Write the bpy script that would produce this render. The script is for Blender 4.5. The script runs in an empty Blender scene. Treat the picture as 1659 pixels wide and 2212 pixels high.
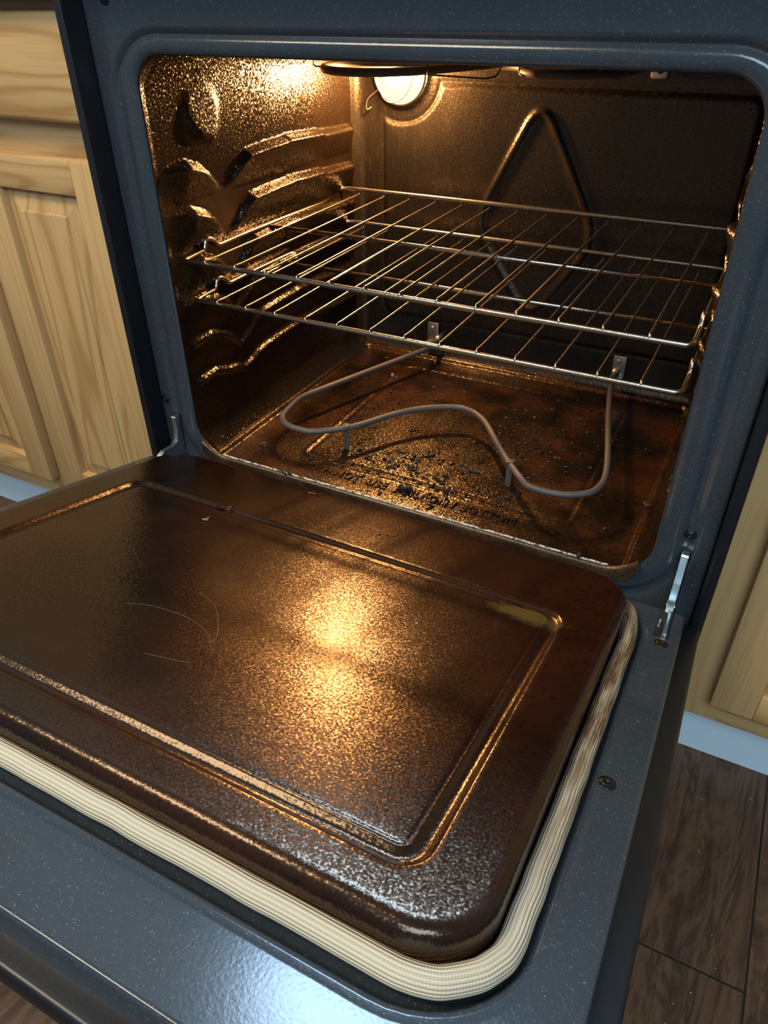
import bpy, bmesh, math, random
import numpy as np
from mathutils import Vector, Matrix
S = bpy.context.scene
C = S.collection
Z0 = 0.35                      # cavity lip height above the room floor

# ---------------------------------------------------------------- camera
def rotm(a, ax): return Matrix.Rotation(a, 3, ax)
cam = bpy.data.cameras.new('camera'); camo = bpy.data.objects.new('camera', cam); C.objects.link(camo)
cam.sensor_fit = 'VERTICAL'; cam.sensor_height = 36.0; cam.lens = 1590.065 / 2212 * 36.0
cam.clip_start = 0.01
camo.matrix_world = Matrix.Translation((0.3412, -0.6801, 0.52777 + Z0)) @ (rotm(0.482633, 'Z') @ rotm(0.953756, 'X') @ rotm(-0.0091983, 'Z')).to_4x4()
S.camera = camo

# ---------------------------------------------------------------- world, lights, exposure
w = bpy.data.worlds.new('world'); S.world = w; w.use_nodes = True
w.node_tree.nodes['Background'].inputs[0].default_value = (0.50, 0.60, 0.72, 1)
w.node_tree.nodes['Background'].inputs[1].default_value = 0.34
S.view_settings.view_transform = 'Standard'; S.view_settings.look = 'None'
S.view_settings.exposure = 0.0; S.view_settings.gamma = 1.0; S.view_settings.use_curve_mapping = False

def area(name, loc, target, size, energy, col):
    l = bpy.data.lights.new(name, 'AREA'); l.shape = 'RECTANGLE'; l.size, l.size_y = size; l.energy = energy; l.color = col
    o = bpy.data.objects.new(name, l); C.objects.link(o)
    o.location = loc; o.rotation_euler = (Vector(target) - Vector(loc)).to_track_quat('-Z', 'Y').to_euler()
    return o
area('ceiling_lamp_light', (-0.9, -0.9, 2.4), (-0.5, 0.0, 0.3), (0.9, 0.6), 40, (1.0, 0.84, 0.60))
area('window_light', (0.95, -2.1, 2.25), (0.3, 0.0, 0.3), (1.5, 1.0), 58, (0.66, 0.84, 1.0))
area('added_door_reflection_light', (-0.12, 0.64, 1.70), (-0.12, -1.0, 1.30), (0.46, 0.34), 26, (0.48, 0.72, 1.0))  # added bluish panel above the stove, set where the door face reflects it

# ---------------------------------------------------------------- material helpers
class NT:
    def __init__(s, name):
        s.m = bpy.data.materials.new(name); s.m.use_nodes = True; s.t = s.m.node_tree; s.n = s.t.nodes; s.l = s.t.links
        s.b = s.n['Principled BSDF']; s.out = s.n['Material Output']
    def node(s, typ, **k):
        n = s.n.new(typ)
        for a, v in k.items():
            if isinstance(a, str) and hasattr(n, a): setattr(n, a, v)
        return n
    def link(s, a, b): s.l.new(a, b)
    def coord(s, which='Object', scale=(1, 1, 1), rot=(0, 0, 0), loc=(0, 0, 0)):
        tc = s.n.new('ShaderNodeTexCoord'); mp = s.n.new('ShaderNodeMapping')
        mp.inputs['Scale'].default_value = scale; mp.inputs['Rotation'].default_value = rot; mp.inputs['Location'].default_value = loc
        s.link(tc.outputs[which], mp.inputs[0]); return mp.outputs[0]
    def noise(s, vec, scale, detail=3, rough=.5, dist=0):
        n = s.n.new('ShaderNodeTexNoise'); n.inputs['Scale'].default_value = scale; n.inputs['Detail'].default_value = detail
        n.inputs['Roughness'].default_value = rough; n.inputs['Distortion'].default_value = dist; s.link(vec, n.inputs['Vector']); return n.outputs['Fac']
    def vor(s, vec, scale, feature='F1', rand=1):
        n = s.n.new('ShaderNodeTexVoronoi'); n.feature = feature; n.inputs['Scale'].default_value = scale
        n.inputs['Randomness'].default_value = rand; s.link(vec, n.inputs['Vector']); return n.outputs['Distance']
    def ramp(s, fac, stops, interp='LINEAR'):
        n = s.n.new('ShaderNodeValToRGB'); e = n.color_ramp.elements; n.color_ramp.interpolation = interp
        while len(e) < len(stops): e.new(0.5)
        for el, (p, c) in zip(e, stops):
            el.position = p; el.color = c if len(c) == 4 else (*c, 1)
        s.link(fac, n.inputs[0]); return n.outputs[0]
    def mix(s, fac, a, b, mode='MIX'):
        n = s.n.new('ShaderNodeMix'); n.data_type = 'RGBA'; n.blend_type = mode
        for inp, v in ((n.inputs['Factor'], fac), (n.inputs['A'], a), (n.inputs['B'], b)):
            if isinstance(v, (int, float)): inp.default_value = v
            elif isinstance(v, tuple): inp.default_value = v if len(v) == 4 else (*v, 1)
            else: s.link(v, inp)
        # RGBA sockets are duplicated by type: pick the colour ones explicitly
        return n
    def mixc(s, fac, a, b, mode='MIX'):
        n = s.n.new('ShaderNodeMix'); n.data_type = 'RGBA'; n.blend_type = mode
        for inp, v in ((n.inputs[0], fac), (n.inputs[6], a), (n.inputs[7], b)):
            if isinstance(v, (int, float)): inp.default_value = v
            elif isinstance(v, tuple): inp.default_value = v if len(v) == 4 else (*v, 1)
            else: s.link(v, inp)
        return n.outputs[2]
    def math(s, op, a, b=0.0, clamp=False):
        n = s.n.new('ShaderNodeMath'); n.operation = op; n.use_clamp = clamp
        for inp, v in ((n.inputs[0], a), (n.inputs[1], b)):
            if isinstance(v, (int, float)): inp.default_value = v
            else: s.link(v, inp)
        return n.outputs[0]
    def bump(s, h, strength, dist, prev=None):
        n = s.n.new('ShaderNodeBump'); n.inputs['Strength'].default_value = strength; n.inputs['Distance'].default_value = dist
        s.link(h, n.inputs['Height'])
        if prev is not None: s.link(prev, n.inputs['Normal'])
        return n.outputs[0]
    def grain(s, vec, scale, amount):
        """orange-peel surface: the normal wobbles with a fine noise of fixed world size"""
        n = s.n.new('ShaderNodeTexNoise'); n.inputs['Scale'].default_value = scale; n.inputs['Detail'].default_value = 1.0; s.link(vec, n.inputs['Vector'])
        a = s.n.new('ShaderNodeVectorMath'); a.operation = 'SUBTRACT'; a.inputs[1].default_value = (.5, .5, .5); s.link(n.outputs['Color'], a.inputs[0])
        b = s.n.new('ShaderNodeVectorMath'); b.operation = 'SCALE'; b.inputs['Scale'].default_value = amount; s.link(a.outputs[0], b.inputs[0])
        g = s.n.new('ShaderNodeNewGeometry'); c = s.n.new('ShaderNodeVectorMath'); c.operation = 'ADD'; s.link(g.outputs['Normal'], c.inputs[0]); s.link(b.outputs[0], c.inputs[1])
        d = s.n.new('ShaderNodeVectorMath'); d.operation = 'NORMALIZE'; s.link(c.outputs[0], d.inputs[0]); return d.outputs[0]
    def set(s, **k):
        names = dict(color='Base Color', rough='Roughness', metal='Metallic', spec='Specular IOR Level', normal='Normal', coat='Coat Weight', coatr='Coat Roughness', emit='Emission Color', emits='Emission Strength', sheen='Sheen Weight')
        for a, v in k.items():
            inp = s.b.inputs[names[a]]
            if isinstance(v, (int, float)): inp.default_value = v
            elif isinstance(v, tuple): inp.default_value = v if len(v) == 4 else (*v, 1)
            else: s.link(v, inp)
        return s.m
W_, K_ = (1, 1, 1), (0, 0, 0)

def simple(name, col, rough=.5, metal=0, bump=None, spec=.5):
    t = NT(name); t.set(color=col, rough=rough, metal=metal, spec=spec)
    if bump:
        t.set(normal=t.bump(t.noise(t.coord(), bump[0], 3), bump[1], bump[2]))
    return t.m

def enamel_grey(name, base, glint, rough):
    t = NT(name); v = t.coord()
    big = t.noise(v, 9, 3)
    sp = t.ramp(t.noise(v, 900, 1.5, .55), [(.665, K_), (.74, (.7, .7, .7))])  # pale specks put small glints of reflected light into the enamel colour
    sp2 = t.ramp(t.noise(v, 240, 2, .6), [(.66, K_), (.80, (.3, .3, .3))])
    b = t.mixc(big, tuple(c * .8 for c in base), tuple(c * 1.25 for c in base))
    c = t.mixc(t.mixc(1.0, sp, sp2, 'ADD'), b, glint)
    t.set(color=c, rough=rough, spec=.5)
    t.set(normal=t.bump(t.noise(v, 420, 1), .10, .0005))
    return t.m
M_frame = enamel_grey('blue_grey_enamel_painted_glints', (.029, .0375, .046), (.20, .24, .26), .19)
M_black = enamel_grey('black_painted_steel', (.0045, .0055, .008), (.02, .022, .026), .38)

def enamel_black(name, c0, c1, c2, stain_scale, rough=(.22, .42), bs=.55, streak=(1, 1, 1), thr=(.42, .66), bd=.0011, tint=(1, .80, .58), bsc=850, coat=.0, patch=False):
    """burnt, greasy black porcelain: brown film patches, orange-peel bumps that glitter"""
    t = NT(name); v = t.coord(); vs = t.coord(scale=streak)
    st = t.noise(vs, stain_scale, 5, .62, .1)
    fine = t.noise(vs, 190, 4, .7)
    f = t.ramp(st, [(thr[0], K_), (thr[1], W_)], 'EASE')
    col = t.mixc(f, c0, c1)
    sp = t.ramp(fine, [(.54, K_), (.64, W_)])
    col = t.mixc(t.mixc(.75, K_, sp), col, c2)
    r = t.ramp(t.noise(vs, stain_scale * 1.3, 3, .5), [(.25, (rough[0],) * 3), (.8, (rough[1],) * 3)])
    if patch:      # bare yellowish corner where the brown film has flaked away
        vd = t.n.new('ShaderNodeVectorMath'); vd.operation = 'DISTANCE'; t.link(t.coord(scale=(1, 2.4, 0), loc=(0, 0, 0)), vd.inputs[0]); vd.inputs[1].default_value = (.226, -.1815 * 2.4, 0)
        dd = t.math('ADD', vd.outputs['Value'], t.math('MULTIPLY', t.noise(v, 70, 6, .75), .06))
        col = t.mixc(t.ramp(dd, [(.052, (.75,) * 3), (.068, K_)]), col, (.11, .078, .022))
    t.set(color=col, rough=r, spec=.6, coat=coat, coatr=.14)
    t.b.inputs['Specular Tint'].default_value = (*tint, 1)
    n = t.grain(v, bsc, bs)
    t.set(normal=n); t.link(n, t.b.inputs['Coat Normal'])
    return t.m
M_wall = enamel_black('burnt_cavity_enamel', (.0040, .0028, .0020), (.012, .0065, .0032), (.006, .0035, .002), 8, (.17, .25), .85, (1, 1, .3), (.25, .85), bd=.0007, bsc=430)
M_back = enamel_black('cavity_back_enamel', (.007, .0062, .0055), (.013, .0102, .008), (.018, .014, .010), 10, (.26, .40), .50, (1, 1, .22), (.3, .8), bd=.0006, bsc=430)
M_roof = enamel_black('cavity_roof_enamel', (.006, .0045, .003), (.012, .008, .005), (.02, .013, .008), 9)
M_floorpan = enamel_black('baked_on_floor_enamel', (.0050, .0024, .0014), (.050, .0165, .005), (.003, .002, .0016), 12, (.22, .42), .75, (1, 1, 1), (.40, .72), .0009, (1, .76, .48), bsc=430, coat=.15)
M_sill = enamel_black('stained_sill_enamel', (.022, .012, .006), (.055, .030, .015), (.010, .006, .004), 14, (.26, .42), .4, (1, 1, 1), (.36, .66), .0008, (1, .8, .6))
M_plug = enamel_black('door_liner_enamel', (.0030, .0018, .0016), (.036, .0088, .0028), (.003, .0017, .0014), 5, (.23, .29), .33, (1, 1, 1), (.34, .92), .0006, (1, .70, .46), bsc=600, coat=.16, patch=True)
t = NT('white_woven_glass_fibre'); v = t.coord('UV')
wv = t.n.new('ShaderNodeTexWave'); wv.wave_type = 'BANDS'; wv.bands_direction = 'Y'; wv.inputs['Scale'].default_value = 1.1; wv.inputs['Distortion'].default_value = 0
t.link(t.coord('UV', (1, 3.1416 * 2, 1)), wv.inputs['Vector'])
wx = t.n.new('ShaderNodeTexWave'); wx.wave_type = 'BANDS'; wx.bands_direction = 'X'; wx.inputs['Scale'].default_value = 190; wx.inputs['Distortion'].default_value = 0
t.link(t.coord('UV', (1, 1, 1)), wx.inputs['Vector'])
h = t.math('ADD', t.math('MULTIPLY', wv.outputs['Fac'], 1.0), t.math('MULTIPLY', wx.outputs['Fac'], .22))
ox = t.coord('Object')
sepn = t.n.new('ShaderNodeSeparateXYZ'); t.link(ox, sepn.inputs[0])
brown = t.noise(t.coord('UV', (5, 2.2, 1)), 3, 6, .7)
# heat scorching runs along the side runs of the rope, strongest next to the oven mouth
near = t.ramp(t.math('ADD', sepn.outputs['Y'], .62), [(.08, K_), (.34, W_)])
bf = t.math('MULTIPLY', t.ramp(brown, [(.34, (.12,) * 3), (.56, W_)]), near)
colr = t.mixc(bf, (.66, .56, .39), (.13, .050, .014))
t.set(color=t.mixc(t.math('MULTIPLY', t.math('SUBTRACT', 1.0, wv.outputs['Fac']), .35), colr, (.22, .17, .11)), rough=.85, spec=.2, normal=t.bump(h, .8, .0009))
M_gasket = t.m

def metal(name, col, rough, bs=.3, sc=300, d=.0006, m=1.0):
    t = NT(name); v = t.coord()
    t.set(color=col, metal=m, rough=rough, normal=t.bump(t.noise(v, sc, 3, .6), bs, d)); return t.m
M_chrome = metal('grimy_chrome_wire', (.50, .44, .36), .27, .5, 420)
M_zinc = metal('zinc_plated_steel', (.62, .72, .76), .30, .1)
M_clip = metal('dull_steel_clip', (.40, .37, .32), .42, .3)
M_element = simple('oxidised_heating_element', (.088, .076, .073), .55, .15, (500, .4, .0004))
M_void = simple('painted_slot_shade', (.004, .004, .004), .6)  # near-black colour standing in for the shade inside slots and bracket hole
M_char = simple('charred_food', (.006, .005, .005), .55, 0, (700, .6, .001))
M_rust = simple('reddish_burnt_food', (.10, .028, .012), .6, 0, (700, .6, .001))
M_pale = simple('pale_crumb', (.32, .27, .22), .7, 0, (700, .6, .001))
M_scr = simple('pale_scratch', (.16, .11, .08), .4)
M_screw = simple('blackened_screw_steel', (.035, .035, .035), .28, .8)
M_drip = simple('grease_blob', (.004, .003, .002), .2)

t = NT('worn_edge_highlight'); v = t.coord()  # worn bare enamel with its bright highlight put into the pale colour
f = t.ramp(t.noise(v, 90, 5, .8), [(.44, K_), (.50, W_)])
t.set(color=t.mixc(f, (.02, .014, .010), (.42, .45, .45)), rough=.32, metal=.0, spec=.8, normal=t.bump(t.noise(v, 700, 2), .6, .001)); M_worn_glint = t.m
def oak(name, axis, ring=1.0, tint=1.0):
    t = NT(name)
    sc = {'z': (26, 26, 1.5), 'x': (1.5, 26, 26)}[axis]
    v = t.coord(scale=sc)
    sc2 = {'z': (7, 7, .9), 'x': (.9, 7, 7)}[axis]
    v2 = t.coord(scale=sc2)
    cathn = t.noise(v2, 1.0, 2.5, .45, .2)
    cath = t.math('ADD', t.math('MULTIPLY', t.math('SINE', t.math('MULTIPLY', cathn, 95)), .5), .5)
    fine = t.noise(t.coord(scale={'z': (420, 420, 9), 'x': (9, 420, 420)}[axis]), 1, 3, .6)
    broad = t.noise(v, .6, 3, .5)
    a = t.mixc(broad, (.46 * tint, .285 * tint, .115 * tint), (.58 * tint, .375 * tint, .165 * tint))
    g = t.ramp(cath, [(.0, (.66, .56, .44)), (.25, (.90, .87, .82)), (.7, W_)])
    c = t.mixc(.75 * ring, a, g, 'MULTIPLY')
    c = t.mixc(t.ramp(fine, [(.30, (.35,) * 3), (.46, K_)]), c, (.26, .135, .045))
    t.set(color=c, rough=.42, spec=.4, coat=.15, coatr=.3)
    t.set(normal=t.bump(fine, .12, .0006))
    return t.m
M_oakz = oak('oak_grain_upright', 'z'); M_oakx = oak('oak_grain_across', 'x'); M_oakp = oak('plain_oak_frame_upright', 'z', .35)

t = NT('walnut_vinyl_planks'); v = t.coord()
br = t.n.new('ShaderNodeTexBrick'); t.link(t.coord(rot=(0, 0, math.pi / 2), loc=(-.2, -.216, 0)), br.inputs['Vector'])
br.inputs['Scale'].default_value = 1; br.inputs['Mortar Size'].default_value = .0012; br.inputs['Mortar Smooth'].default_value = .1
br.inputs['Brick Width'].default_value = 1.2; br.inputs['Row Height'].default_value = .152; br.offset = .37
br.inputs['Color1'].default_value = (.2, .2, .2, 1); br.inputs['Color2'].default_value = (.8, .8, .8, 1)
M_floor_nt = t; M_floor_br = br
gv = t.n.new('ShaderNodeVectorMath'); gv.operation = 'ADD'
t.link(t.coord(scale=(13, 2.2, 1)), gv.inputs[0])
cm = t.n.new('ShaderNodeVectorMath'); cm.operation = 'SCALE'; cm.inputs['Scale'].default_value = 23.0; t.link(br.outputs['Color'], cm.inputs[0]); t.link(cm.outputs[0], gv.inputs[1])
n1 = t.noise(gv.outputs[0], 1.2, 6, .65, 1.6)
gv2 = t.n.new('ShaderNodeVectorMath'); gv2.operation = 'MULTIPLY'; gv2.inputs[1].default_value = (9, 2.2, 1); t.link(gv.outputs[0], gv2.inputs[0])
n2 = t.noise(gv2.outputs[0], 1.0, 4, .7, .6)
c = t.ramp(n1, [(.28, (.016, .010, .008)), (.42, (.085, .040, .022)), (.52, (.17, .088, .045)), (.60, (.070, .035, .020)), (.74, (.32, .175, .08))])
c = t.mixc(t.ramp(n2, [(.3, (.7, .7, .7)), (.5, K_)]), c, (.03, .018, .012))
c = t.mixc(.35, c, t.mixc(1.0, c, br.outputs['Color'], 'MULTIPLY'))
c = t.mixc(br.outputs['Fac'], c, (.008, .006, .005))
t.set(color=c, rough=.45, spec=.4, normal=t.bump(t.math('SUBTRACT', n2, br.outputs['Fac']), .25, .001))
M_floor = t.m
M_kick = simple('pale_blue_painted_board', (.58, .72, .78), .5, 0, (60, .15, .001))
M_paint = simple('pale_grey_blue_wall_paint', (.45, .55, .62), .6, 0, (200, .1, .0005))
M_counter = simple('beige_laminate_worktop', (.45, .40, .33), .35)
M_glasstop = simple('black_glass_cooktop', (.01, .01, .012), .1)

# ---------------------------------------------------------------- object helpers
def base_of(parent): return Vector(parent['_base']) if parent is not None else Vector((0, 0, 0))
BASE = {}
def tag(o, label=None, cat=None, group=None, kind=None):
    if label: o['label'] = label
    if cat: o['category'] = cat
    if group: o['group'] = group
    if kind: o['kind'] = kind
    return o
def thing(name, label, cat, base, group=None):
    o = bpy.data.objects.new(name, None); C.objects.link(o)
    o.location = (base[0], base[1], base[2] + Z0); o.empty_display_size = .05; BASE[o.name] = Vector(base)
    return tag(o, label, cat, group)
def link(name, me, parent=None, base=None, mats=(), smooth=True, angle=None, shift=None):
    """me is in oven coordinates; top-level meshes get their origin at base"""
    for m in mats: me.materials.append(m)
    o = bpy.data.objects.new(name, me); C.objects.link(o)
    if parent is None:
        b = Vector(base if base is not None else (0, 0, 0)); me.transform(Matrix.Translation(-b)); o.location = b + Vector((0, 0, Z0)); BASE[o.name] = b
    else:
        p = parent; o.parent = p
        if p.type == 'EMPTY': o.location = -BASE[p.name]; BASE[o.name] = Vector((0, 0, 0))
        else: o.location = -BASE[p.name]; BASE[o.name] = Vector((0, 0, 0))
    if smooth:
        me.shade_smooth()
        if angle: me.set_sharp_from_angle(angle=math.radians(angle))
    return o
def mesh_from(name, verts, faces, uvs=None):
    me = bpy.data.meshes.new(name); me.from_pydata([tuple(v) for v in verts], [], faces)
    if uvs is not None:
        uv = me.uv_layers.new(name='UVMap')
        for l in me.loops: uv.data[l.index].uv = uvs[l.index]
    me.update(); return me
def bm_mesh(name, bm):
    me = bpy.data.meshes.new(name); bmesh.ops.recalc_face_normals(bm, faces=bm.faces); bm.to_mesh(me); bm.free(); return me
def add_box(bm, x0, x1, y0, y1, z0, z1, bev=0, mat=0, seg=2, xf=None):
    vs = [bm.verts.new((x, y, z)) for x in (x0, x1) for y in (y0, y1) for z in (z0, z1)]
    fs = [bm.faces.new([vs[i] for i in f]) for f in ((0, 1, 3, 2), (4, 6, 7, 5), (0, 4, 5, 1), (2, 3, 7, 6), (0, 2, 6, 4), (1, 5, 7, 3))]
    for f in fs: f.material_index = mat
    if bev:
        es = list({e for f in fs for e in f.edges})
        r = bmesh.ops.bevel(bm, geom=es, offset=bev, segments=seg, profile=.5, affect='EDGES')
        for f in r['faces']: f.material_index = mat
        vs = list({v for f in r['faces'] for v in f.verts} | set(v for v in vs if v.is_valid))
    if xf:
        for v in vs: v.co = Vector(xf(*v.co))
def box_mesh(name, *a, **k):
    bm = bmesh.new(); add_box(bm, *a, **k); return bm_mesh(name, bm)

def smooth_path(pts, n=8, closed=False):
    """Catmull-Rom through 3-D points"""
    P = [Vector(p) for p in pts]; out = []; N = len(P)
    rng = range(N if closed else N - 1)
    for i in rng:
        g = lambda k: P[k % N] if closed else P[max(0, min(N - 1, k))]
        p0, p1, p2, p3 = g(i - 1), g(i), g(i + 1), g(i + 2)
        for k in range(n):
            u = k / n
            out.append(.5 * ((2 * p1) + (-p0 + p2) * u + (2 * p0 - 5 * p1 + 4 * p2 - p3) * u * u + (-p0 + 3 * p1 - 3 * p2 + p3) * u ** 3))
    if not closed: out.append(P[-1])
    return out
def round_path(pts, r, n=6):
    """polyline with filleted corners"""
    P = [Vector(p) for p in pts]; out = [P[0]]
    for a, b, c in zip(P, P[1:], P[2:]):
        d1 = (a - b); d2 = (c - b); rr = min(r, d1.length * .48, d2.length * .48)
        s, e = b + d1.normalized() * rr, b + d2.normalized() * rr
        for k in range(n + 1):
            u = k / n; out.append((1 - u) ** 2 * s + 2 * u * (1 - u) * b + u * u * e)
    out.append(P[-1]); return out
def tube_into(V, F, path, r, seg=10, closed=False, flat=1.0, up=Vector((0, 0, 1)), uvs=None):
    n = len(path); base = len(V); L = 0
    T = []
    for i in range(n):
        a = path[(i - 1) % n] if (closed or i > 0) else path[i]; b = path[(i + 1) % n] if (closed or i < n - 1) else path[i]
        T.append((b - a).normalized())
    u = up - T[0] * up.dot(T[0])
    if u.length < 1e-3: u = Vector((1, 0, 0)) - T[0] * T[0].x
    u.normalize(); lens = [0]
    for i in range(n):
        if i: lens.append(lens[-1] + (path[i] - path[i - 1]).length)
        u = u - T[i] * u.dot(T[i]); u.normalize(); s = T[i].cross(u)
        for k in range(seg):
            a = 2 * math.pi * k / seg; V.append(path[i] + (s * math.cos(a) + u * math.sin(a) * flat) * r)
    m = n if closed else n - 1
    for i in range(m):
        j = (i + 1) % n
        for k in range(seg):
            k2 = (k + 1) % seg
            F.append((base + i * seg + k, base + i * seg + k2, base + j * seg + k2, base + j * seg + k))
            if uvs is not None:
                uvs += [(lens[i], k / seg), (lens[i], (k + 1) / seg), (lens[j], (k + 1) / seg), (lens[j], k / seg)]
    if not closed:
        F.append(tuple(base + k for k in range(seg))[::-1]); F.append(tuple(base + (n - 1) * seg + k for k in range(seg)))
        if uvs is not None: uvs += [(0, 0)] * (2 * seg)
def tube(name, path, r, seg=10, **k):
    V, F = [], []; tube_into(V, F, path, r, seg, **k); return mesh_from(name, V, F, k.get('uvs'))

def rr_loop(x0, x1, z0, z1, r, n=10, ns=6):
    """rounded rectangle as a fixed number of 2-D points, counter-clockwise"""
    if not isinstance(r, (tuple, list)): r = (r,) * 4      # corners: (x1,z0),(x1,z1),(x0,z1),(x0,z0)
    pts = []
    cs = [((x1 - r[0], z0 + r[0]), -90, r[0]), ((x1 - r[1], z1 - r[1]), 0, r[1]), ((x0 + r[2], z1 - r[2]), 90, r[2]), ((x0 + r[3], z0 + r[3]), 180, r[3])]
    arcs = [[(c[0] + rad * math.cos(math.radians(a + 90 * k / n)), c[1] + rad * math.sin(math.radians(a + 90 * k / n))) for k in range(n + 1)] for c, a, rad in cs]
    for i in range(4):
        pts += arcs[i]; p, q = arcs[i][-1], arcs[(i + 1) % 4][0]
        for k in range(1, ns): pts.append((p[0] + (q[0] - p[0]) * k / ns, p[1] + (q[1] - p[1]) * k / ns))
    return pts
def loft(name, rings, xf, fill_last=False, fill_first=False):
    V, F = [], []; n = len(rings[0][0])
    for pts, h in rings: V += [xf(p[0], p[1], h) for p in pts]
    for i in range(len(rings) - 1):
        for k in range(n): F.append((i * n + k, i * n + (k + 1) % n, (i + 1) * n + (k + 1) % n, (i + 1) * n + k))
    if fill_last: F.append(tuple((len(rings) - 1) * n + k for k in range(n)))
    if fill_first: F.append(tuple(k for k in range(n))[::-1])
    me = mesh_from(name, V, F)
    bm = bmesh.new(); bm.from_mesh(me); bmesh.ops.recalc_face_normals(bm, faces=bm.faces); bm.to_mesh(me); bm.free()
    return me
def grid_mesh(name, us, vs, f):
    """f(U,V)->X,Y,Z arrays"""
    U, Vv = np.meshgrid(np.array(us), np.array(vs), indexing='ij'); X, Y, Z = f(U, Vv)
    P = np.stack([X, Y, Z], -1).reshape(-1, 3); nu, nv = len(us), len(vs)
    i = np.arange(nu - 1)[:, None] * nv + np.arange(nv - 1)[None]
    F = np.stack([i, i + 1, i + nv + 1, i + nv], -1).reshape(-1, 4)
    me = bpy.data.meshes.new(name); me.from_pydata(P.tolist(), [], F.tolist()); me.update(); return me
def sst(x, a, b): t = np.clip((x - a) / (b - a), 0, 1); return t * t * (3 - 2 * t)

# ================================================================ SETTING
fl = link('floor', box_mesh('floor', -2.6, 2.6, -2.4, .70, -.35 - .05, -.35), base=(0, 0, -.35), mats=[M_floor], smooth=False); tag(fl, kind='structure')
wb = link('wall_back', box_mesh('wall_back', -2.6, 2.6, .66, .76, -.35, 2.05), base=(0, .66, -.35), mats=[M_paint], smooth=False); tag(wb, kind='structure')

# ================================================================ OVEN
oven = thing('oven_range', 'freestanding electric oven with its door open and lamp lit', 'oven', (0, .3, -.35))
ZR = [.363, .310, .2565, .203, .150, .0965]       # six rack levels
WX, WXB, YB, ZT, ZF = .3135, .3040, .4676, .478, -.012
def wall_x(y): return WX + (WXB - WX) * np.clip(y / YB, 0, 1)
yk = np.array([.0, .012, .030, .060, .085, .105, .122, .140, .158, .176, .225, .262, .268, .300, .350, .358, .44, .47])
ok = np.array([-.006, -.002, .0, .003, -.006, -.022, -.040, -.030, -.014, -.003, .0, .001, .0025, .001, -.001, -.0035, -.006, -.008])
def wall_disp(Y, Z):
    D = np.zeros_like(Y)
    for i, zk in enumerate(ZR):
        dip = (1, 1, .92, .9, .85, .42)[i]
        off = np.interp(Y, yk, np.where(ok < -.0085, ok * dip, ok)); zr = zk + off
        ends = sst(Y, .010, .058) * (1 - sst(Y, .438, .458))
        ramp = sst(zr - Z, -.001, .0085 + .004 * (1 - sst(Y, .125, .165)))
        decay = np.clip(1 - (zk - Z) / (.047 if i < 5 else .035), 0, 1) ** .8
        notch = 1 - .35 * np.exp(-((Y - .122) / .012) ** 2)
        shelf = .0165 * ramp * decay * ends * notch
        bead = .0085 * np.exp(-((Z - zr + .004) / .0042) ** 2) * sst(Y, .018, .030) * (1 - sst(Y, .438, .458))
        k = (0, 0, 0, .25, .6, 1.0)[i]
        D = np.maximum(D, shelf * (1 - k) + bead * k)
    # pressed pocket near the top front
    u = (Y - .102) / .038; v_ = (Z - .412) / .040
    D += .013 * (1 - sst(np.sqrt(u * u + v_ * v_), .60, 1.0)) * np.clip((.452 - Z) / .075, 0, 1) ** 1.6
    # fillet to the floor
    zb = np.clip((.022 - Z) / .034, 0, 1); D = D * (1 - sst(zb, 0, .3)) + .026 * zb ** 1.5
    return D
def wall_fn(sgn):
    def f(Y, Z): return sgn * (wall_x(Y) - wall_disp(Y, Z)), Y, Z
    return f
ys = np.linspace(.012, YB, 230); zs = np.linspace(ZF, ZT, 250)
wl = link('side_wall', grid_mesh('left_liner', ys, zs, wall_fn(-1)), oven, mats=[M_wall])
wr = link('side_wall', grid_mesh('right_liner', ys, zs, wall_fn(1)), oven, mats=[M_wall])

def seg_dist(X, Z, pts):
    D = np.full_like(X, 9.0)
    for (a, b), (c, d) in zip(pts, pts[1:]):
        L = (c - a) ** 2 + (d - b) ** 2; t_ = np.clip(((X - a) * (c - a) + (Z - b) * (d - b)) / L, 0, 1)
        D = np.minimum(D, np.hypot(X - a - t_ * (c - a), Z - b - t_ * (d - b)))
    return D
def rect_sd(X, Z, x0, x1, z0, z1, r):
    cx, cz = (x0 + x1) / 2, (z0 + z1) / 2; qx = np.abs(X - cx) - (x1 - x0) / 2 + r; qz = np.abs(Z - cz) - (z1 - z0) / 2 + r
    return np.hypot(np.maximum(qx, 0), np.maximum(qz, 0)) + np.minimum(np.maximum(qx, qz), 0) - r
kite = [tuple(p) for p in [(v.x, v.z) for v in round_path([(-.092, 0, .225), (-.0015, 0, .405), (.103, 0, .222), (.012, 0, .085), (-.092, 0, .225), (-.0015, 0, .405)], .045, 8)]][1:-1]
kite.append(kite[0])
LX, LZ = -.2235, .4265                                 # lamp centre
def back_fn(X, Z):
    sd = rect_sd(X, Z, -.254, .286, .055, .416, .018)
    sd = np.maximum(sd, -(np.hypot(X - LX, Z - LZ) - .066))          # panel steps round the lamp
    D = .0045 * (1 - sst(sd, -.004, .003)) - .0028 * np.exp(-((sd + .001) / .0035) ** 2)
    D += .0042 * np.exp(-(seg_dist(X, Z, kite) / .0052) ** 2)
    # quarter-round into the side walls
    e = np.clip((np.abs(X) - (WXB - .018)) / .018, 0, 1); D += .018 * (1 - np.sqrt(np.clip(1 - e * e, 0, 1)))
    e = np.clip((.012 - Z) / .024, 0, 1); D += .020 * (1 - np.sqrt(np.clip(1 - e * e, 0, 1)))
    return X, YB - D, Z
xs = np.linspace(-.3095, .3095, 320)
bw = link('back_wall', grid_mesh('back_liner', xs, zs, back_fn), oven, mats=[M_back])
bmx = bmesh.new(); add_box(bmx, -.318, .318, .006, YB + .003, ZT - .001, ZT + .004)
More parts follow.
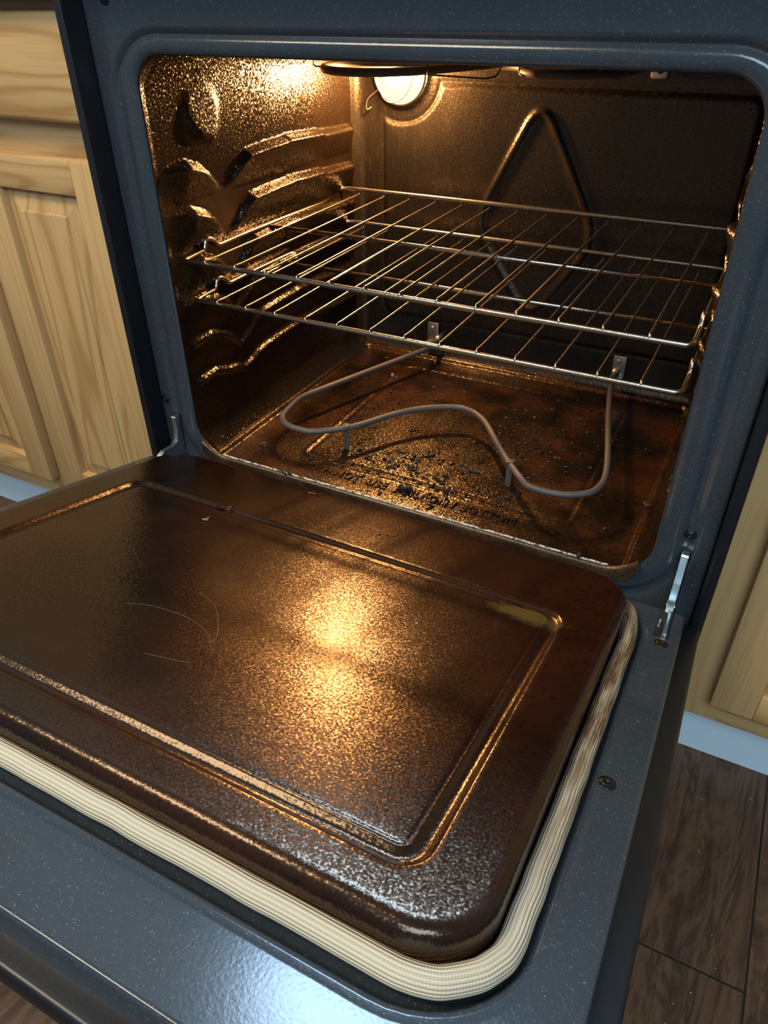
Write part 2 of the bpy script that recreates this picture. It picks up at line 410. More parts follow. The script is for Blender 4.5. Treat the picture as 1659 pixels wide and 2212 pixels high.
roof = link('cavity_roof', bm_mesh('cavity_roof', bmx), oven, mats=[M_roof], smooth=False)

def floor_fn(X, Y):
    sd = rect_sd(X, Y, -.176, .200, .073, .402, .012)
    Z = ZF + .0022 * (1 - sst(sd, -.006, .001)) + .0016 * np.exp(-((sd - .006) / .003) ** 2)
    sd2 = rect_sd(X, Y, -.2835, .2835, -.05, .452, .01)
    Z = Z + .006 * sst(sd2, -.004, .003)
    e = np.hypot(X + .23, Y - .425); Z = Z + .0012 * (1 - sst(np.abs(e - .004), .001, .003))
    return X, Y, Z
fp = link('floor_pan', grid_mesh('floor_pan', np.linspace(-.30, .30, 400), np.linspace(.003, .462, 300), floor_fn), oven, mats=[M_floorpan])
# embossed warning, raised in the pan itself
cu = bpy.data.curves.new('warning', 'FONT'); cu.body = 'DO  NOT  USE  FOIL  ON / BOTTOM'; cu.size = .021; cu.extrude = .0009; cu.bevel_depth = .0005; cu.bevel_resolution = 2; cu.align_x = 'CENTER'; cu.space_character = 1.12
to = bpy.data.objects.new('warning', cu); C.objects.link(to)
dg = bpy.context.evaluated_depsgraph_get(); dg.update(); tm = bpy.data.meshes.new_from_object(to.evaluated_get(dg)); bpy.data.objects.remove(to)
xsn = [v.co.x for v in tm.vertices]; wd = max(xsn) - min(xsn)
tm.transform(Matrix.Translation((-.004, .040, ZF + .0008)) @ Matrix.Diagonal((.296 / wd, 1.0, 1.0, 1.0)))
tm.materials.clear()
txt = link('embossed_warning', tm, fp, mats=[M_floorpan]); txt['label'] = 'embossed wording on the oven floor'

# front frame: pressed ring round the mouth, then flat face
OX, OZ0, OZ1 = .309, -.008, .4745
def fr(d, zb=None):
    return dict(x0=-OX - d, x1=OX + d, z0=OZ0 - d, z1=OZ1 + d * .62)
def frr(d, r=None): k = fr(d); return rr_loop(k['x0'], k['x1'], k['z0'], k['z1'], (.050 + d, .034 + d, .034 + d, .050 + d))
rings = [(rr_loop(-.3165, .3165, -.020, .4785, (.045, .036, .036, .045)), .030), (frr(.0030), .010), (frr(.0012), .0068), (frr(.0), .0050), (frr(.0006), .0034), (frr(.003), .0018), (frr(.007), .0008), (frr(.012), .0003), (frr(.018), .0), (frr(.0225), .0008), (frr(.026), .0032), (frr(.030), .0052), (frr(.0335), .0042), (frr(.037), .0026), (frr(.041), .0020), (frr(.043), .0020), (rr_loop(-.3625, .3625, -.1035, .5465, .004), .0020),
         (rr_loop(-.3640, .3640, -.105, .548, .004), .0020), (rr_loop(-.3655, .3655, -.107, .550, .004), .0032), (rr_loop(-.366, .366, -.108, .551, .004), .006), (rr_loop(-.366, .366, -.108, .551, .004), .03)]
ff = link('front_frame', loft('front_frame', rings, lambda a, b, h: (a, h, b)), oven, mats=[M_frame, M_wall], smooth=True, angle=50)
nr = len(rings[0][0])
for p_ in ff.data.polygons:
    if p_.index < nr * 4: p_.material_index = 1

V, F = [], []
lipprof = [(.0060, -.0140), (.0030, -.0060), (.0015, -.0012), (-.0006, .0), (-.0032, -.0008), (-.0052, -.0034), (-.0060, -.008), (-.0060, -.018)]
nx = 60
for i in range(nx + 1):
    x = -.298 + .596 * i / nx; dx_ = max(0, abs(x) - .259); bow = .050 - math.sqrt(.0025 - dx_ * dx_)
    for y, z in lipprof: V.append((x, y, z + bow))
m_ = len(lipprof)
for i in range(nx):
    for k in range(m_ - 1): F.append((i * m_ + k, (i + 1) * m_ + k, (i + 1) * m_ + k + 1, i * m_ + k + 1))
link('mouth_sill', mesh_from('mouth_sill', V, F), oven, mats=[M_sill])
we = link('worn_edge_glint', tube('worn_edge_glint', [Vector((x, .0006 + .0003 * math.sin(x * 310), -.0008 + .050 - math.sqrt(.0025 - max(0, abs(x) - .259) ** 2))) for x in np.linspace(-.268, .268, 160)], .0019, 8), oven, mats=[M_worn_glint]); we['label'] = 'worn edge along the oven floor, its highlight painted in light grey'

# body shell: side panels with rolled front flange, top, back
for s in (-1, 1):
    bm = bmesh.new(); x0, x1 = sorted((s * .3665, s * .378))
    add_box(bm, x0, x1, -.026, .62, -.345, .551, .0025, seg=2)
    link('side_panel', bm_mesh('side_panel', bm), oven, mats=[M_black], angle=40)
bm = bmesh.new(); add_box(bm, -.3665, .3665, .60, .62, -.30, .55); link('rear_panel', bm_mesh('rear_panel', bm), oven, mats=[M_black], smooth=False)
bm = bmesh.new(); add_box(bm, -.3665, .3665, .035, .60, -.33, -.112); link('lower_body', bm_mesh('lower_body', bm), oven, mats=[M_black], smooth=False)
bm = bmesh.new(); add_box(bm, -.380, .380, -.030, .63, .552, .568, .003); link('cooktop', bm_mesh('cooktop', bm), oven, mats=[M_glasstop], angle=40)
bm = bmesh.new(); add_box(bm, -.374, .374, -.030, .034, -.325, -.118, .006); link('storage_drawer', bm_mesh('storage_drawer', bm), oven, mats=[M_black], angle=40)

# screws
def screw_mesh(x, y, z, nrm, r=.0062):
    n = Vector(nrm).normalized(); u = n.orthogonal().normalized(); s = n.cross(u); V, F = [], []; N = 20
    prof = [(r, 0), (r, .0008), (r * .86, .0014), (r * .78, .0008), (r * .66, .0022), (r * .3, .0030), (r * .18, .0014), (0.0001, .0006)]
    for pr, ph in prof:
        for k in range(N):
            a = 2 * math.pi * k / N; V.append(Vector((x, y, z)) + n * ph + (u * math.cos(a) + s * math.sin(a)) * pr)
    for i in range(len(prof) - 1):
        for k in range(N): F.append((i * N + k, i * N + (k + 1) % N, (i + 1) * N + (k + 1) % N, (i + 1) * N + k))
    F.append(tuple((len(prof) - 1) * N + k for k in range(N)))
    return mesh_from('screw', V, F)
for x, z in ((-.3565, .0664), (.3405, .067), (-.333, .523), (.333, .523)):
    link('screw', screw_mesh(x, .0019, z, (0, -1, 0)), oven, mats=[M_screw])

# bake element
bake = [(-.145, .458), (-.145, .425), (-.1460, .405), (-.1897, .290), (-.2234, .201), (-.2365, .165), (-.2380, .144), (-.2314, .100), (-.2200, .083), (-.2043, .0745), (-.1850, .0725), (-.1635, .0770), (-.1237, .1118), (-.0880, .1715), (-.0650, .200), (-.0428, .2183), (-.0220, .2300), (-.0051, .2339), (.0130, .229), (.0280, .2190), (.0420, .2052), (.0600, .181), (.0957, .1327), (.1374, .0846), (.1520, .0765), (.1700, .0753), (.1900, .0785), (.2070, .0871), (.2200, .100), (.2262, .1233), (.2250, .150), (.2155, .1993), (.1900, .31), (.1680, .4196), (.166, .445), (.166, .458)]
link('bake_element', tube('bake_element', smooth_path([(x, y, .025) for x, y in bake], 5), .0043, 12), oven, mats=[M_element])
be = [o for o in oven.children if o.name.startswith('bake_element')][0]
for x, y in ((-.130, .1065), (.1085, .1175)):
    bm = bmesh.new(); add_box(bm, x - .004, x + .004, y - .0008, y + .0008, ZF, .026, .0004)
    add_box(bm, x - .0055, x + .0055, y - .005, y + .005, .0275, .0298, .0008)
    link('element_leg', bm_mesh('element_leg', bm), be, mats=[M_element], angle=30)
for x in (-.156, .169):
    bm = bmesh.new(); add_box(bm, x - .0105, x + .0105, .4605, .4630, .012, .052, .0015); add_box(bm, x - .0105, x + .0105, .452, .4620, .0165, .019, .0008)
    br_ = link('element_bracket', bm_mesh('element_bracket', bm), oven, mats=[M_clip], angle=30)
    link('screw', screw_mesh(x - .001, .4605, .043, (0, -1, 0), .0036), br_, mats=[M_clip])
    link('element_terminal', tube('element_terminal', [Vector((x + (.011 if x < 0 else -.003), .452, .0252)), Vector((x + (.011 if x < 0 else -.003), .470, .0252))], .0062, 12), oven, mats=[M_clip])

# broil element high under the roof
bz = .4430
bp = [(-.050, .462), (-.075, .42), (-.108, .34), (-.140, .287), (-.180, .262), (-.225, .270), (-.258, .302), (-.265, .350), (-.235, .392), (-.180, .410), (-.120, .432), (-.050, .425), (-.012, .400), (-.002, .365), (.010, .340), (.040, .326), (.075, .336), (.105, .368), (.125, .415), (.130, .462)]
brl = link('broil_element', tube('broil_element', smooth_path([(x, y, bz) for x, y in bp], 6), .0052, 12), oven, mats=[M_element])
for pth in ([(-.300, .345, .476), (-.300, .345, .4475), (-.296, .335, .4430), (-.262, .322, .4405)],
            [(-.105, .30, .476), (-.105, .30, .4435), (-.098, .285, .4415), (-.020, .283, .4398), (-.012, .300, .4415), (-.008, .31, .46)],
            [(.0, .345, .476), (.0, .345, .4425), (.006, .335, .4398), (.055, .335, .4388), (.066, .345, .441), (.07, .36, .476)],
            [(.10, .35, .476), (.10, .35, .443), (.105, .345, .440), (.130, .345, .4395), (.135, .35, .45)]):
    link('support_wire', tube('support_wire', round_path(pth, .006), .0011, 8), brl, mats=[M_element])
bm = bmesh.new(); add_box(bm, .1400, .1625, .455, .4645, .4310, .4600, .003); bk = link('element_bracket', bm_mesh('element_bracket', bm), oven, mats=[M_clip], angle=30)
link('bracket_hole', tube('bracket_hole', [Vector((.152, .4545, .441)), Vector((.152, .4558, .441))], .0042, 12), bk, mats=[M_void])

# lamp: bulb under a domed glass cover held by a wire clip
lamp_r = .0395
def dome(name, r, depth, n=14, N=36, y0=YB - .006, pw=.5):
    V, F = [], []
    for i in range(n + 1):
        a = math.pi / 2 * i / n; rr_ = r * math.cos(a) + .0001; yy = y0 - depth * math.sin(a)
        for k in range(N): th = 2 * math.pi * k / N; V.append((LX + rr_ * math.cos(th), yy, LZ + rr_ * math.sin(th)))
    for i in range(n):
        for k in range(N): F.append((i * N + k, i * N + (k + 1) % N, (i + 1) * N + (k + 1) % N, (i + 1) * N + k))
    F.append(tuple(n * N + k for k in range(N)))
    return mesh_from(name, V, F)
t = NT('lit_glass_cover'); tr = t.n.new('ShaderNodeBsdfTransparent'); em = t.n.new('ShaderNodeEmission'); gl = t.n.new('ShaderNodeBsdfGlossy'); gl.inputs['Roughness'].default_value = .08
em.inputs['Color'].default_value = (1, .60, .24, 1); em.inputs['Strength'].default_value = 7.0
a1 = t.n.new('ShaderNodeMixShader'); a1.inputs[0].default_value = .45; t.link(tr.outputs[0], a1.inputs[1]); t.link(em.outputs[0], a1.inputs[2])
a2 = t.n.new('ShaderNodeMixShader'); a2.inputs[0].default_value = .06; t.link(a1.outputs[0], a2.inputs[1]); t.link(gl.outputs[0], a2.inputs[2]); t.link(a2.outputs[0], t.out.inputs[0]); M_cover = t.m
t = NT('glowing_bulb'); t.set(color=(1, .8, .5), emit=(1.0, .66, .30), emits=55.0); M_bulb = t.m
lampo = link('lamp_cover', dome('lamp_cover', lamp_r, .034), oven, mats=[M_cover]); lampo['label'] = 'lit domed glass lamp cover'
V, F = [], []; tube_into(V, F, [Vector((LX + .041 * math.cos(a), YB - .0065, LZ + .041 * math.sin(a))) for a in np.linspace(0, 2 * math.pi, 41)[:-1]], .0028, 8, closed=True)
link('cover_rim', mesh_from('cover_rim', V, F), lampo, mats=[M_clip])
cp = [(LX - .049, YB - .006, LZ - .047), (LX - .055, YB - .010, LZ - .050), (LX - .052, YB - .012, LZ - .036)] + [(LX + .036 * math.cos(a), YB - .012 - .030 * math.sin((a - math.radians(215)) / math.radians(200) * math.pi) ** .8 * (1 if 0 <= (a - math.radians(215)) else 0), LZ + .036 * math.sin(a)) for a in np.radians(np.linspace(215, 412, 14))] + [(LX + .030, YB - .010, LZ + .046)]
link('retaining_wire', tube('retaining_wire', smooth_path(cp, 4), .0009, 6), lampo, mats=[M_clip])
V, F = [], []
prof = [(.0095, 0), (.0095, .012), (.013, .018), (.0165, .024), (.017, .028), (.013, .0315), (.006, .033), (.0001, .0332)]
for pr, ph in prof:
    for k in range(24): th = 2 * math.pi * k / 24; V.append((LX + pr * math.cos(th), YB - .001 - ph * .9, LZ - .002 + pr * math.sin(th)))
for i in range(len(prof) - 1):
    for k in range(24): F.append((i * 24 + k, i * 24 + (k + 1) % 24, (i + 1) * 24 + (k + 1) % 24, (i + 1) * 24 + k))
bl = link('light_bulb', mesh_from('light_bulb', V, F), lampo, mats=[M_bulb])
pl = bpy.data.lights.new('oven_lamp_light', 'POINT'); pl.energy = 16; pl.color = (1.0, .49, .165); pl.shadow_soft_size = .011
plo = bpy.data.objects.new('oven_lamp_light', pl); C.objects.link(plo); plo.location = (LX + .004, YB - .046, LZ - .001 + Z0)

# ---------------------------------------------------------------- door (held a little above level)
TL = -0.23603; ct, stt = math.cos(TL), math.sin(TL); ZP = .017376
def D3(x, u, n=0.0): return (x, u * ct - n * stt, ZP + u * stt + n * ct)
def dloop(x0, x1, u0, u1, r): return rr_loop(x0, x1, u0, u1, r)
PX, PU0, PU1 = .3045, -.5315, -.0510
def pr(d, cap=.011): return rr_loop(-PX - d, PX + d, PU0 - d, PU1 + min(d, cap), (.047 + d, .052 + max(d, -.02), .052 + max(d, -.02), .047 + d))
rings = [(pr(.0005), -.040), (pr(.0005), -.034), (pr(.0135), -.0340), (pr(.0165), -.0326), (pr(.0190), -.0290), (pr(.0212), -.0273), (pr(.0238), -.0270), (pr(.027), -.0280), (pr(.0285), -.0280), (rr_loop(-.3555, .3555, -.6080, -.0415, (.005,) * 4), -.0280),
         (rr_loop(-.3570, .3570, -.6095, -.0405, (.005,) * 4), -.0280), (rr_loop(-.3582, .3582, -.6108, -.0400, (.006,) * 4), -.0288), (rr_loop(-.3586, .3586, -.6113, -.0398, (.006,) * 4), -.031), (rr_loop(-.3586, .3586, -.6113, -.0398, (.006,) * 4), -.047)]
door = link('door', loft('door', rings, D3, fill_first=True), oven, mats=[M_frame], angle=50)
gl_ = lambda d: rr_loop(-.2585 + d, .2585 - d, -.4985 + d, -.1650 - d, max(.022 - d, .006))
rings = [(pr(.0), -.037), (pr(-.0006), -.0100), (pr(-.0015), -.0058), (pr(-.0032), -.0027), (pr(-.0058), -.0009), (pr(-.0090), -.0001), (pr(-.012), .0), (pr(-.016), .0), (gl_(-.0045), .0),
         (gl_(-.0015), .0), (gl_(.0), -.0004), (gl_(.0022), -.0024), (gl_(.0050), -.0040), (gl_(.0085), -.0040), (gl_(.0105), -.0030), (gl_(.0125), -.0010), (gl_(.0140), -.0005), (gl_(.0152), -.0012), (gl_(.0165), -.0006), (gl_(.019), -.0005), (gl_(.022), -.0005)]
plug = link('inner_panel', loft('inner_panel', rings, D3, fill_last=True), door, mats=[M_plug], angle=60)
# rope gasket on three sides
gp = [(-.3165, -.082), (-.3190, -.12)]
def arc(cx, cu, r, a0, a1, n=10): return [(cx + r * math.cos(math.radians(a0 + (a1 - a0) * k / n)), cu + r * math.sin(math.radians(a0 + (a1 - a0) * k / n))) for k in range(n + 1)]
GX, GU, GR = .3132, -.5357, .050
gpath = [(.297, -.066), (.305, -.076), (.3105, -.098)] + [(GX, u) for u in np.linspace(-.14, -.470, 22)] + arc(GX - GR, GU + GR, GR, 0, -90) + [(x, GU) for x in np.linspace(.245, -.245, 30)] + arc(-GX + GR, GU + GR, GR, -90, -180) + [(-GX, u) for u in np.linspace(-.470, -.14, 22)] + [(-.3105, -.098), (-.305, -.076)]
random.seed(4)
gpath3 = [Vector(D3(x + random.uniform(-.0004, .0004), u + random.uniform(-.0004, .0004), -.0242)) for x, u in gpath]
gu = []; V, F = [], []
tube_into(V, F, smooth_path(gpath3, 4), .0079, 24, flat=1.0, up=Vector(D3(0, 0, 1)) - Vector(D3(0, 0, 0)), uvs=gu)
gk = link('rope_gasket', mesh_from('rope_gasket', V, F, gu), door, mats=[M_gasket]); gk['label'] = 'cream woven rope seal'
bm = bmesh.new(); add_box(bm, -.376, .376, -.625, -.020, -.0605, -.0465, .003, seg=3, xf=D3)
link('outer_panel', bm_mesh('outer_panel', bm), door, mats=[M_black], angle=40)
for x, u in ((.3338, -.3329), (.3425, -.1125), (.24, -.590)):
    if u < -.5: continue
    n = Vector(D3(0, 0, 1)) - Vector(D3(0, 0, 0)); p_ = D3(x, u, -.0281)
    link('screw', screw_mesh(*p_, n, .0068), door, mats=[M_screw])
for pts in ([(-.0697, -.3816), (-.0479, -.3711), (-.0105, -.3683), (.017, -.3784), (.0308, -.3926)], [(-.0055, -.4259), (.0195, -.4194), (.0298, -.4158)], [(-.0314, -.3315), (-.0054, -.3416), (.0229, -.3742), (.024, -.388)]):
    link('scratch', tube('scratch', smooth_path([Vector(D3(x, u, -.0004)) for x, u in pts], 5), .00013, 5), door, mats=[M_scr])
# hinges: black plates for the shade in the slots, curved arm and link bar, both sides
for s in (1, -1):
    bm = bmesh.new(); x0, x1 = sorted((s * .3335, s * .3475)); add_box(bm, x0, x1, -.1005, -.0395, -.0310, -.02785, xf=D3)
    hs = link('hinge_slot_shade', bm_mesh('hinge_slot_shade', bm), door, mats=[M_void], smooth=False)
    bm = bmesh.new(); x0, x1 = sorted((s * .3372, s * .3470)); add_box(bm, x0, x1, .0012, .004, -.060, .0468, .001)
    link('frame_slot_shade', bm_mesh('frame_slot_shade', bm), oven, mats=[M_void], smooth=False)
    poly = [(.006, .0445), (-.0060, .0455), (-.0075, .0440), (-.0060, .0240), (-.0100, .0095), (-.0200, .0055), (-.0370, .0075), (-.0460, .0040), (-.0560, -.0060), (-.0540, -.0180), (-.030, -.026), (.006, -.026)]
    bm = bmesh.new(); xc = s * .3415
    loops = []
    for xx in (xc - .0036, xc + .0036): loops.append([bm.verts.new((xx, y, z)) for y, z in poly])
    n_ = len(poly)
    bm.faces.new(loops[0]); bm.faces.new(loops[1][::-1])
    for k in range(n_): bm.faces.new((loops[0][k], loops[0][(k + 1) % n_], loops[1][(k + 1) % n_], loops[1][k]))
    ha = link('hinge_arm', bm_mesh('hinge_arm', bm), oven, mats=[M_zinc], angle=35)
    bm = bmesh.new(); add_box(bm, xc - .0005, xc + .0040, -.098, -.045, -.0300, -.0245, .0008, xf=D3)
    add_box(bm, xc - .0070, xc - .0045, -.080, -.066, -.0300, -.0262, .0004, xf=D3)
    link('hinge_link', bm_mesh('hinge_link', bm), ha, mats=[M_zinc], angle=35)
    link('rivet', tube('rivet', [Vector((xc - .0042, -.030, -.006)), Vector((xc + .0042, -.030, -.006))], .0052, 16), ha, mats=[M_zinc], angle=40)

# ================================================================ RACKS
def rack(name, label, yf, zw, xL, xR, xw0, spw, yb):
    r = thing(name, label, 'oven rack', ((xL + xR) / 2, yf + .2, zw), 'wire shelves in the oven')
    rr = .0030
    fz = zw - .0040
    y = lambda d: yf + d
    side = lambda X: [(X, y(.044), fz + .0015), (X, y(.0475), fz + .0120), (X, y(.053), fz + .0145), (X, y(.062), fz + .0110), (X, y(.071), fz + .0010), (X, y(.12), fz + .002), (X, y(.335), fz + .0010), (X, y(.352), fz + .0040), (X, y(.372), fz + .0100)]
    path = [(xL + .004, yf, fz), (xL, y(.010), fz)] + side(xL) + [(xL + .004, yb - .004, zw + .0085), (xL + .016, yb, zw + .0090), (xR - .016, yb, zw + .0090), (xR - .004, yb - .004, zw + .0085)] + side(xR)[::-1] + [(xR, y(.010), fz), (xR - .004, yf, fz)]
    pts = round_path(path + [path[0]], .006, 4)
    V, F = [], []; tube_into(V, F, pts[:-1], rr, 10, closed=True)
    link('rack_rim', mesh_from('rack_rim', V, F), r, mats=[M_chrome])
    link('cross_rail', tube('cross_rail', [Vector((xL, y(.188), zw - .0048)), Vector((xR, y(.188), zw - .0048))], .0027, 10), r, mats=[M_chrome])
    for i in range(13):
        X = xw0 + spw * i
        p = round_path([(X, yf - .0010, fz - .0022), (X, yf - .0012, zw + .0006), (X, yf + .012, zw), (X, yb - .004, zw + .0020), (X, yb, zw + .0042)], .003, 4)
        link('rack_wire', tube('rack_wire', p, .00155, 8), r, mats=[M_chrome])
    return r
rack('oven_rack', 'upper of the two chrome wire racks inside the oven', .0267, .2590, -.3085, .2975, -.27195, .04411, .4180)
rack('oven_rack', 'lower of the two chrome wire racks inside the oven', .0382, .2054, -.3085, .2975, -.27195, .04411, .4290)

# ================================================================ CABINETS
def panel_door(parent, x0, x1, z0, z1, yf, st, rb, rt):
    """raised-panel oak door: stiles and rails, panel with a bevelled field"""
    th = .020; ix0, ix1, iz0, iz1 = x0 + st, x1 - st, z0 + rb, z1 - rt
    bm = bmesh.new(); add_box(bm, x0 + .002, x1 - .002, yf + .0145, yf + th - .0002, z0 + .002, z1 - .002)
    d = link('cabinet_door', bm_mesh('cabinet_door', bm), parent, mats=[M_oakp], smooth=False)
    for a, b in ((x0, ix0), (ix1, x1)):
        bm = bmesh.new(); add_box(bm, a, b, yf, yf + th, z0, z1, .0035); link('door_stile', bm_mesh('door_stile', bm), d, mats=[M_oakp], angle=40)
    bm = bmesh.new(); add_box(bm, ix0 - .001, ix1 + .001, yf + .0003, yf + th, z0 + .0003, iz0, .003, 0)
    link('door_rail', bm_mesh('door_rail', bm), d, mats=[M_oakx], angle=40)
    bm = bmesh.new(); add_box(bm, ix0 - .001, ix1 + .001, yf + .0003, yf + th, iz1, z1 - .0003, .003, 0)
    link('door_rail', bm_mesh('door_rail', bm), d, mats=[M_oakx], angle=40)
    R = lambda k: rr_loop(ix0 + k, ix1 - k, iz0 + k, iz1 - k, .0005, 2, 2)
    me = loft('door_panel', [(R(-.004), yf + .012), (R(.0015), yf + .012), (R(.0025), yf + .0115), (R(.027), yf + .0045), (R(.028), yf + .0025), (R(.030), yf + .002)], lambda a, b, h: (a, h, b), fill_last=True)
    link('door_panel', me, d, mats=[M_oakz], angle=25)
    return d
def base_cabinet(label, x0, x1, door_x0, door_x1, st=.053, drawer=True):
    c = thing('base_cabinet', label, 'cabinet', ((x0 + x1) / 2, .33, -.35))
    yF = .050
    bm = bmesh.new(); add_box(bm, x0, x1, yF + .019, .64, -.232, .523); link('carcass', bm_mesh('carcass', bm), c, mats=[M_oakz], smooth=False)
    for a, b in ((x0, door_x0 + .014), (door_x1 - .014, x1)):
        bm = bmesh.new(); add_box(bm, a, b, yF, yF + .019, -.232, .523, .001); link('frame_stile', bm_mesh('frame_stile', bm), c, mats=[M_oakp], angle=30)
    for a, b in ((-.232, -.178), (.345, .412), (.500, .523)):
        bm = bmesh.new(); add_box(bm, door_x0 + .010, door_x1 - .010, yF + .0003, yF + .019, a, b, .001); link('frame_rail', bm_mesh('frame_rail', bm), c, mats=[M_oakx], angle=30)
    bm = bmesh.new(); add_box(bm, x0, x1, .100, .118, -.35, -.225); link('toe_kick', bm_mesh('toe_kick', bm), c, mats=[M_kick], smooth=False)['label'] = 'pale blue toe kick board'
    panel_door(c, door_x0, door_x1, -.190, .357, .030, st, .042, .044)
    if drawer:
        bm = bmesh.new(); add_box(bm, door_x0, door_x1, .030, .050, .398, .512, .006, 0, seg=3)
        link('drawer', bm_mesh('drawer', bm), c, mats=[M_oakx], angle=40)
    return c
base_cabinet('oak base cabinet with drawer over panelled door, directly left of the oven', -.688, -.381, -.672, -.422)
base_cabinet('oak base cabinet at the far left edge, one cabinet away from the oven', -1.22, -.6885, -1.13, -.703)
base_cabinet('oak base cabinet right of the oven above a pale blue toe kick', .381, .90, .4145, .868, .050)
for lab, a, b in (('beige worktop over the two cabinets left of the oven', -1.25, -.382), ('beige worktop over the cabinet right of the oven', .382, .93)):
    o = link('countertop', box_mesh('countertop', a, b, .012, .655, .5235, .562, bev=.004), base=((a + b) / 2, .33, .5235), mats=[M_counter], angle=40); tag(o, lab, 'countertop')

# ================================================================ BURNT FOOD
def flake(bm, p, n, size, thick, rng, asp=1.6, xf=None):
    """irregular little slab lying on a surface with normal n"""
    n = Vector(n).normalized(); a = rng.uniform(0, 6.28); u0 = n.orthogonal().normalized(); v0 = n.cross(u0)
    u = u0 * math.cos(a) + v0 * math.sin(a); v = n.cross(u); k = rng.randint(5, 7)
    tilt = rng.uniform(-.35, .35); pts = []
    for i in range(k):
        th = 2 * math.pi * i / k; r = size * rng.uniform(.65, 1.15)
        q = Vector(p) + u * (math.cos(th) * r * asp) + v * (math.sin(th) * r / asp); q += n * (thick * rng.uniform(0, .7) + tilt * math.cos(th) * size * .5 + abs(tilt) * size * .5); pts.append(q)
    lo = [bm.verts.new(q) for q in pts]; hi = [bm.verts.new(q + n * thick * rng.uniform(.7, 1.3) + (Vector(p) - q) * .15) for q in pts]
    bm.faces.new(lo[::-1]); bm.faces.new(hi)
    for i in range(k): bm.faces.new((lo[i], lo[(i + 1) % k], hi[(i + 1) % k], hi[i]))
rng = random.Random(7)
def pan_z(x, y):
    return float(floor_fn(np.array([[x]]), np.array([[y]]))[2][0, 0])
bm = bmesh.new()
for i in range(820):
    r = rng.random()
    if r < .50: x, y = rng.gauss(-.030, .055), rng.gauss(.100, .030)
    elif r < .80: x, y = rng.gauss(.10, .08), rng.gauss(.24, .07)
    else: x, y = rng.uniform(-.27, .27), rng.uniform(.03, .43)
    if not (-.278 < x < .278 and .022 < y < .44): continue
    s = rng.choice((.0008, .0010, .0014, .0020, .0032)) * rng.uniform(.7, 1.2)
    flake(bm, (x, y, pan_z(x, y) + .0001), (rng.uniform(-.2, .2), rng.uniform(-.2, .2), 1), s, s * .5, rng, rng.uniform(1, 1.9))
cr = link('burnt_crumbs', bm_mesh('burnt_crumbs', bm), base=(0, .2, ZF), mats=[M_char], smooth=False)
tag(cr, 'fine black burnt crumbs scattered across the brown oven floor', 'crumbs', kind='stuff')
bm = bmesh.new()
for i in range(110):
    x, y = (rng.gauss(.10, .09), rng.gauss(.27, .08)) if rng.random() < .6 else (rng.uniform(-.26, .26), rng.uniform(.03, .43))
    if not (-.275 < x < .275 and .022 < y < .44): continue
    s = rng.uniform(.0008, .0026); flake(bm, (x, y, pan_z(x, y) + .0001), (rng.uniform(-.3, .3), rng.uniform(-.3, .3), 1), s, s * .6, rng, 1.3)
cr = link('burnt_crumbs', bm_mesh('brown_crumbs', bm), base=(0, .2, ZF), mats=[simple('brown_baked_crumb', (.06, .035, .024), .55, 0, (700, .6, .001))], smooth=False)
tag(cr, 'brown flaky crumbs lying among the black ones on the oven floor', 'crumbs', kind='stuff')
bm = bmesh.new()
for i in range(26):
    x, y = rng.uniform(.39, .62), rng.uniform(-.34, .09); s = rng.uniform(.0006, .0013)
    flake(bm, (x, y, -.35 + .0001), (0, 0, 1), s, s, rng, 1.1)
cr = link('floor_crumbs', bm_mesh('floor_crumbs', bm), base=(.5, -.1, -.35), mats=[M_pale], smooth=False)
tag(cr, 'tiny pale crumbs dotted over the dark plank floor', 'crumbs', kind='stuff')
dn = Vector(D3(0, 0, 1)) - Vector(D3(0, 0, 0))
def lump(label, parts, mat, seed):
    r_ = random.Random(seed); bm = bmesh.new()
    for (p, n, s, th, asp) in parts: flake(bm, p, n, s, th, r_, asp)
    o = link('burnt_flake', bm_mesh('burnt_flake', bm), base=parts[0][0], mats=[mat], smooth=False); return tag(o, label, 'burnt flake', 'larger burnt flakes')
up = (0, 0, 1); fz_ = ZF
lump('black crusty burnt lump on the embossed wording of the oven floor', [((-.008 + a, .0465 + b, fz_ + .0012), up, .0045, .0035, 1.2) for a, b in ((0, 0), (.007, .003), (-.006, .002), (.002, .006))], M_char, 1)
lump('black sliver of burnt food lying just inside the floor front edge', [((.034, .029, fz_ + .001), (.3, .1, 1), .0036, .0022, 2.2)], M_char, 2)
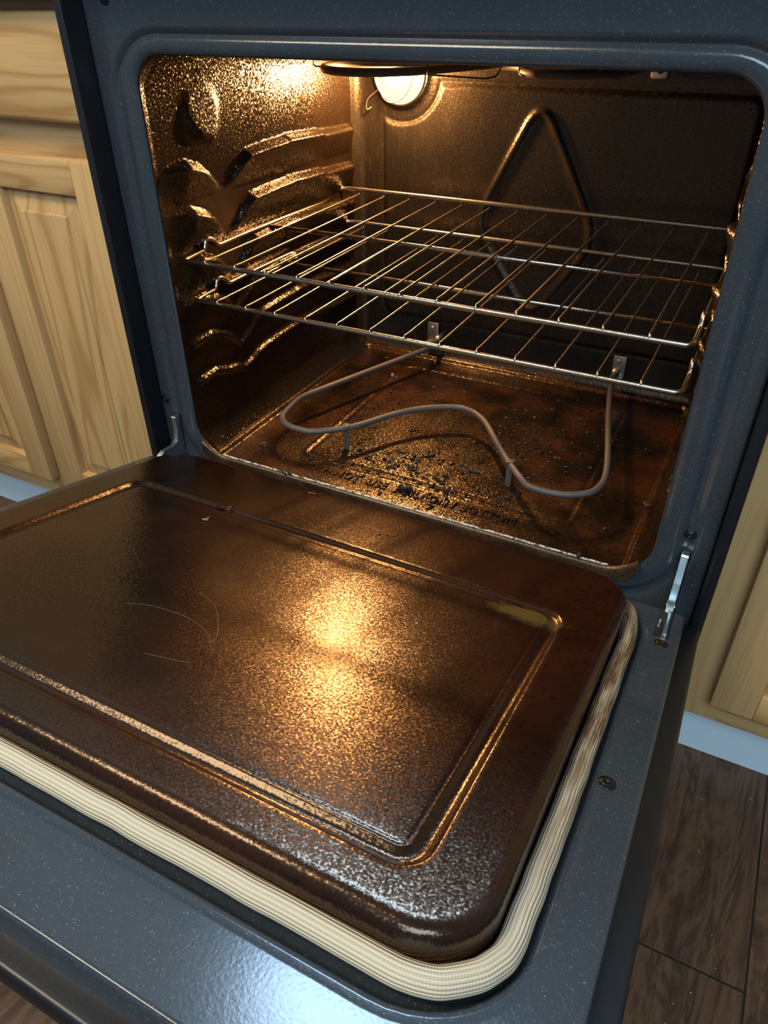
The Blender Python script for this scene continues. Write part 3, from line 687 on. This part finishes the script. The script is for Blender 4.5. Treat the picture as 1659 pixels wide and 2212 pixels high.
lump('purplish brown chip at the right edge of the oven floor', [((.281, .150, -.0065), (.3, .1, 1), .0055, .002, 1.1)], simple('purple_brown_chip', (.07, .045, .045), .5), 3)
lump('dark curled scrap on the left edge strip of the oven floor', [((-.2800, .066, -.0040), (.5, .0, 1), .0036, .0022, 1.6)], M_char, 4)
lump('small black knob of char on the front lip, right end', [((.2340, .000, .0010), up, .0042, .003, 1.5)], M_char, 5)
lump('black tar-like blob on the front lip, left end', [((-.167, -.001, .0006), up, .005, .0024, 2.2), ((-.158, .000, .0006), up, .004, .002, 2)], M_char, 6)
lump('reddish brown crumb resting in the rear groove of the door', [(D3(-.1225, -.1700, -.0022), dn, .0032, .004, 1.0)], M_rust, 7)
lump('dark crumb cluster beside the reddish crumb in the door groove', [(D3(-.132 - .004 * k, -.1705, -.0028), dn, .0030, .002, 1.4) for k in range(3)], M_char, 8)
lump('reddish strand of burnt food at the rear edge of the door', [(D3(-.078 + .006 * k, -.0720 + .0012 * k, .0002), dn, .0026, .0010, 2.0) for k in range(3)], M_rust, 9)
lump('small dark red crumbs in the middle of the door rear strip', [(D3(.041, -.122, .0001), dn, .0019, .0014, 1.2), (D3(.049, -.1175, .0001), dn, .0014, .001, 1.8), (D3(.056, -.1145, .0001), dn, .0012, .0009, 1.5)], M_rust, 10)
lump('greyish flake lying near the rear left corner of the door panel', [(D3(-.1248, -.2085, -.0003), dn, .0030, .0009, 1.3), (D3(-.1262, -.2025, -.0003), dn, .0018, .0008, 1.3)], simple('grey_flake', (.14, .11, .10), .6), 11)
lump('brown ragged flake on the oven floor, left front', [((-.247, .066, fz_ + .0005), up, .0045, .0022, 1.5), ((-.240, .061, fz_ + .0005), up, .003, .002, 1.5)], simple('ragged_brown_flake', (.05, .028, .02), .6), 12)
lump('pinkish crumb on the oven floor behind the left element loop', [((-.180, .352, fz_ + .0006), up, .0040, .0035, 1.0), ((-.1725, .349, fz_ + .0006), up, .004, .003, 1.2)], simple('pinkish_crumb', (.16, .07, .05), .6), 13)
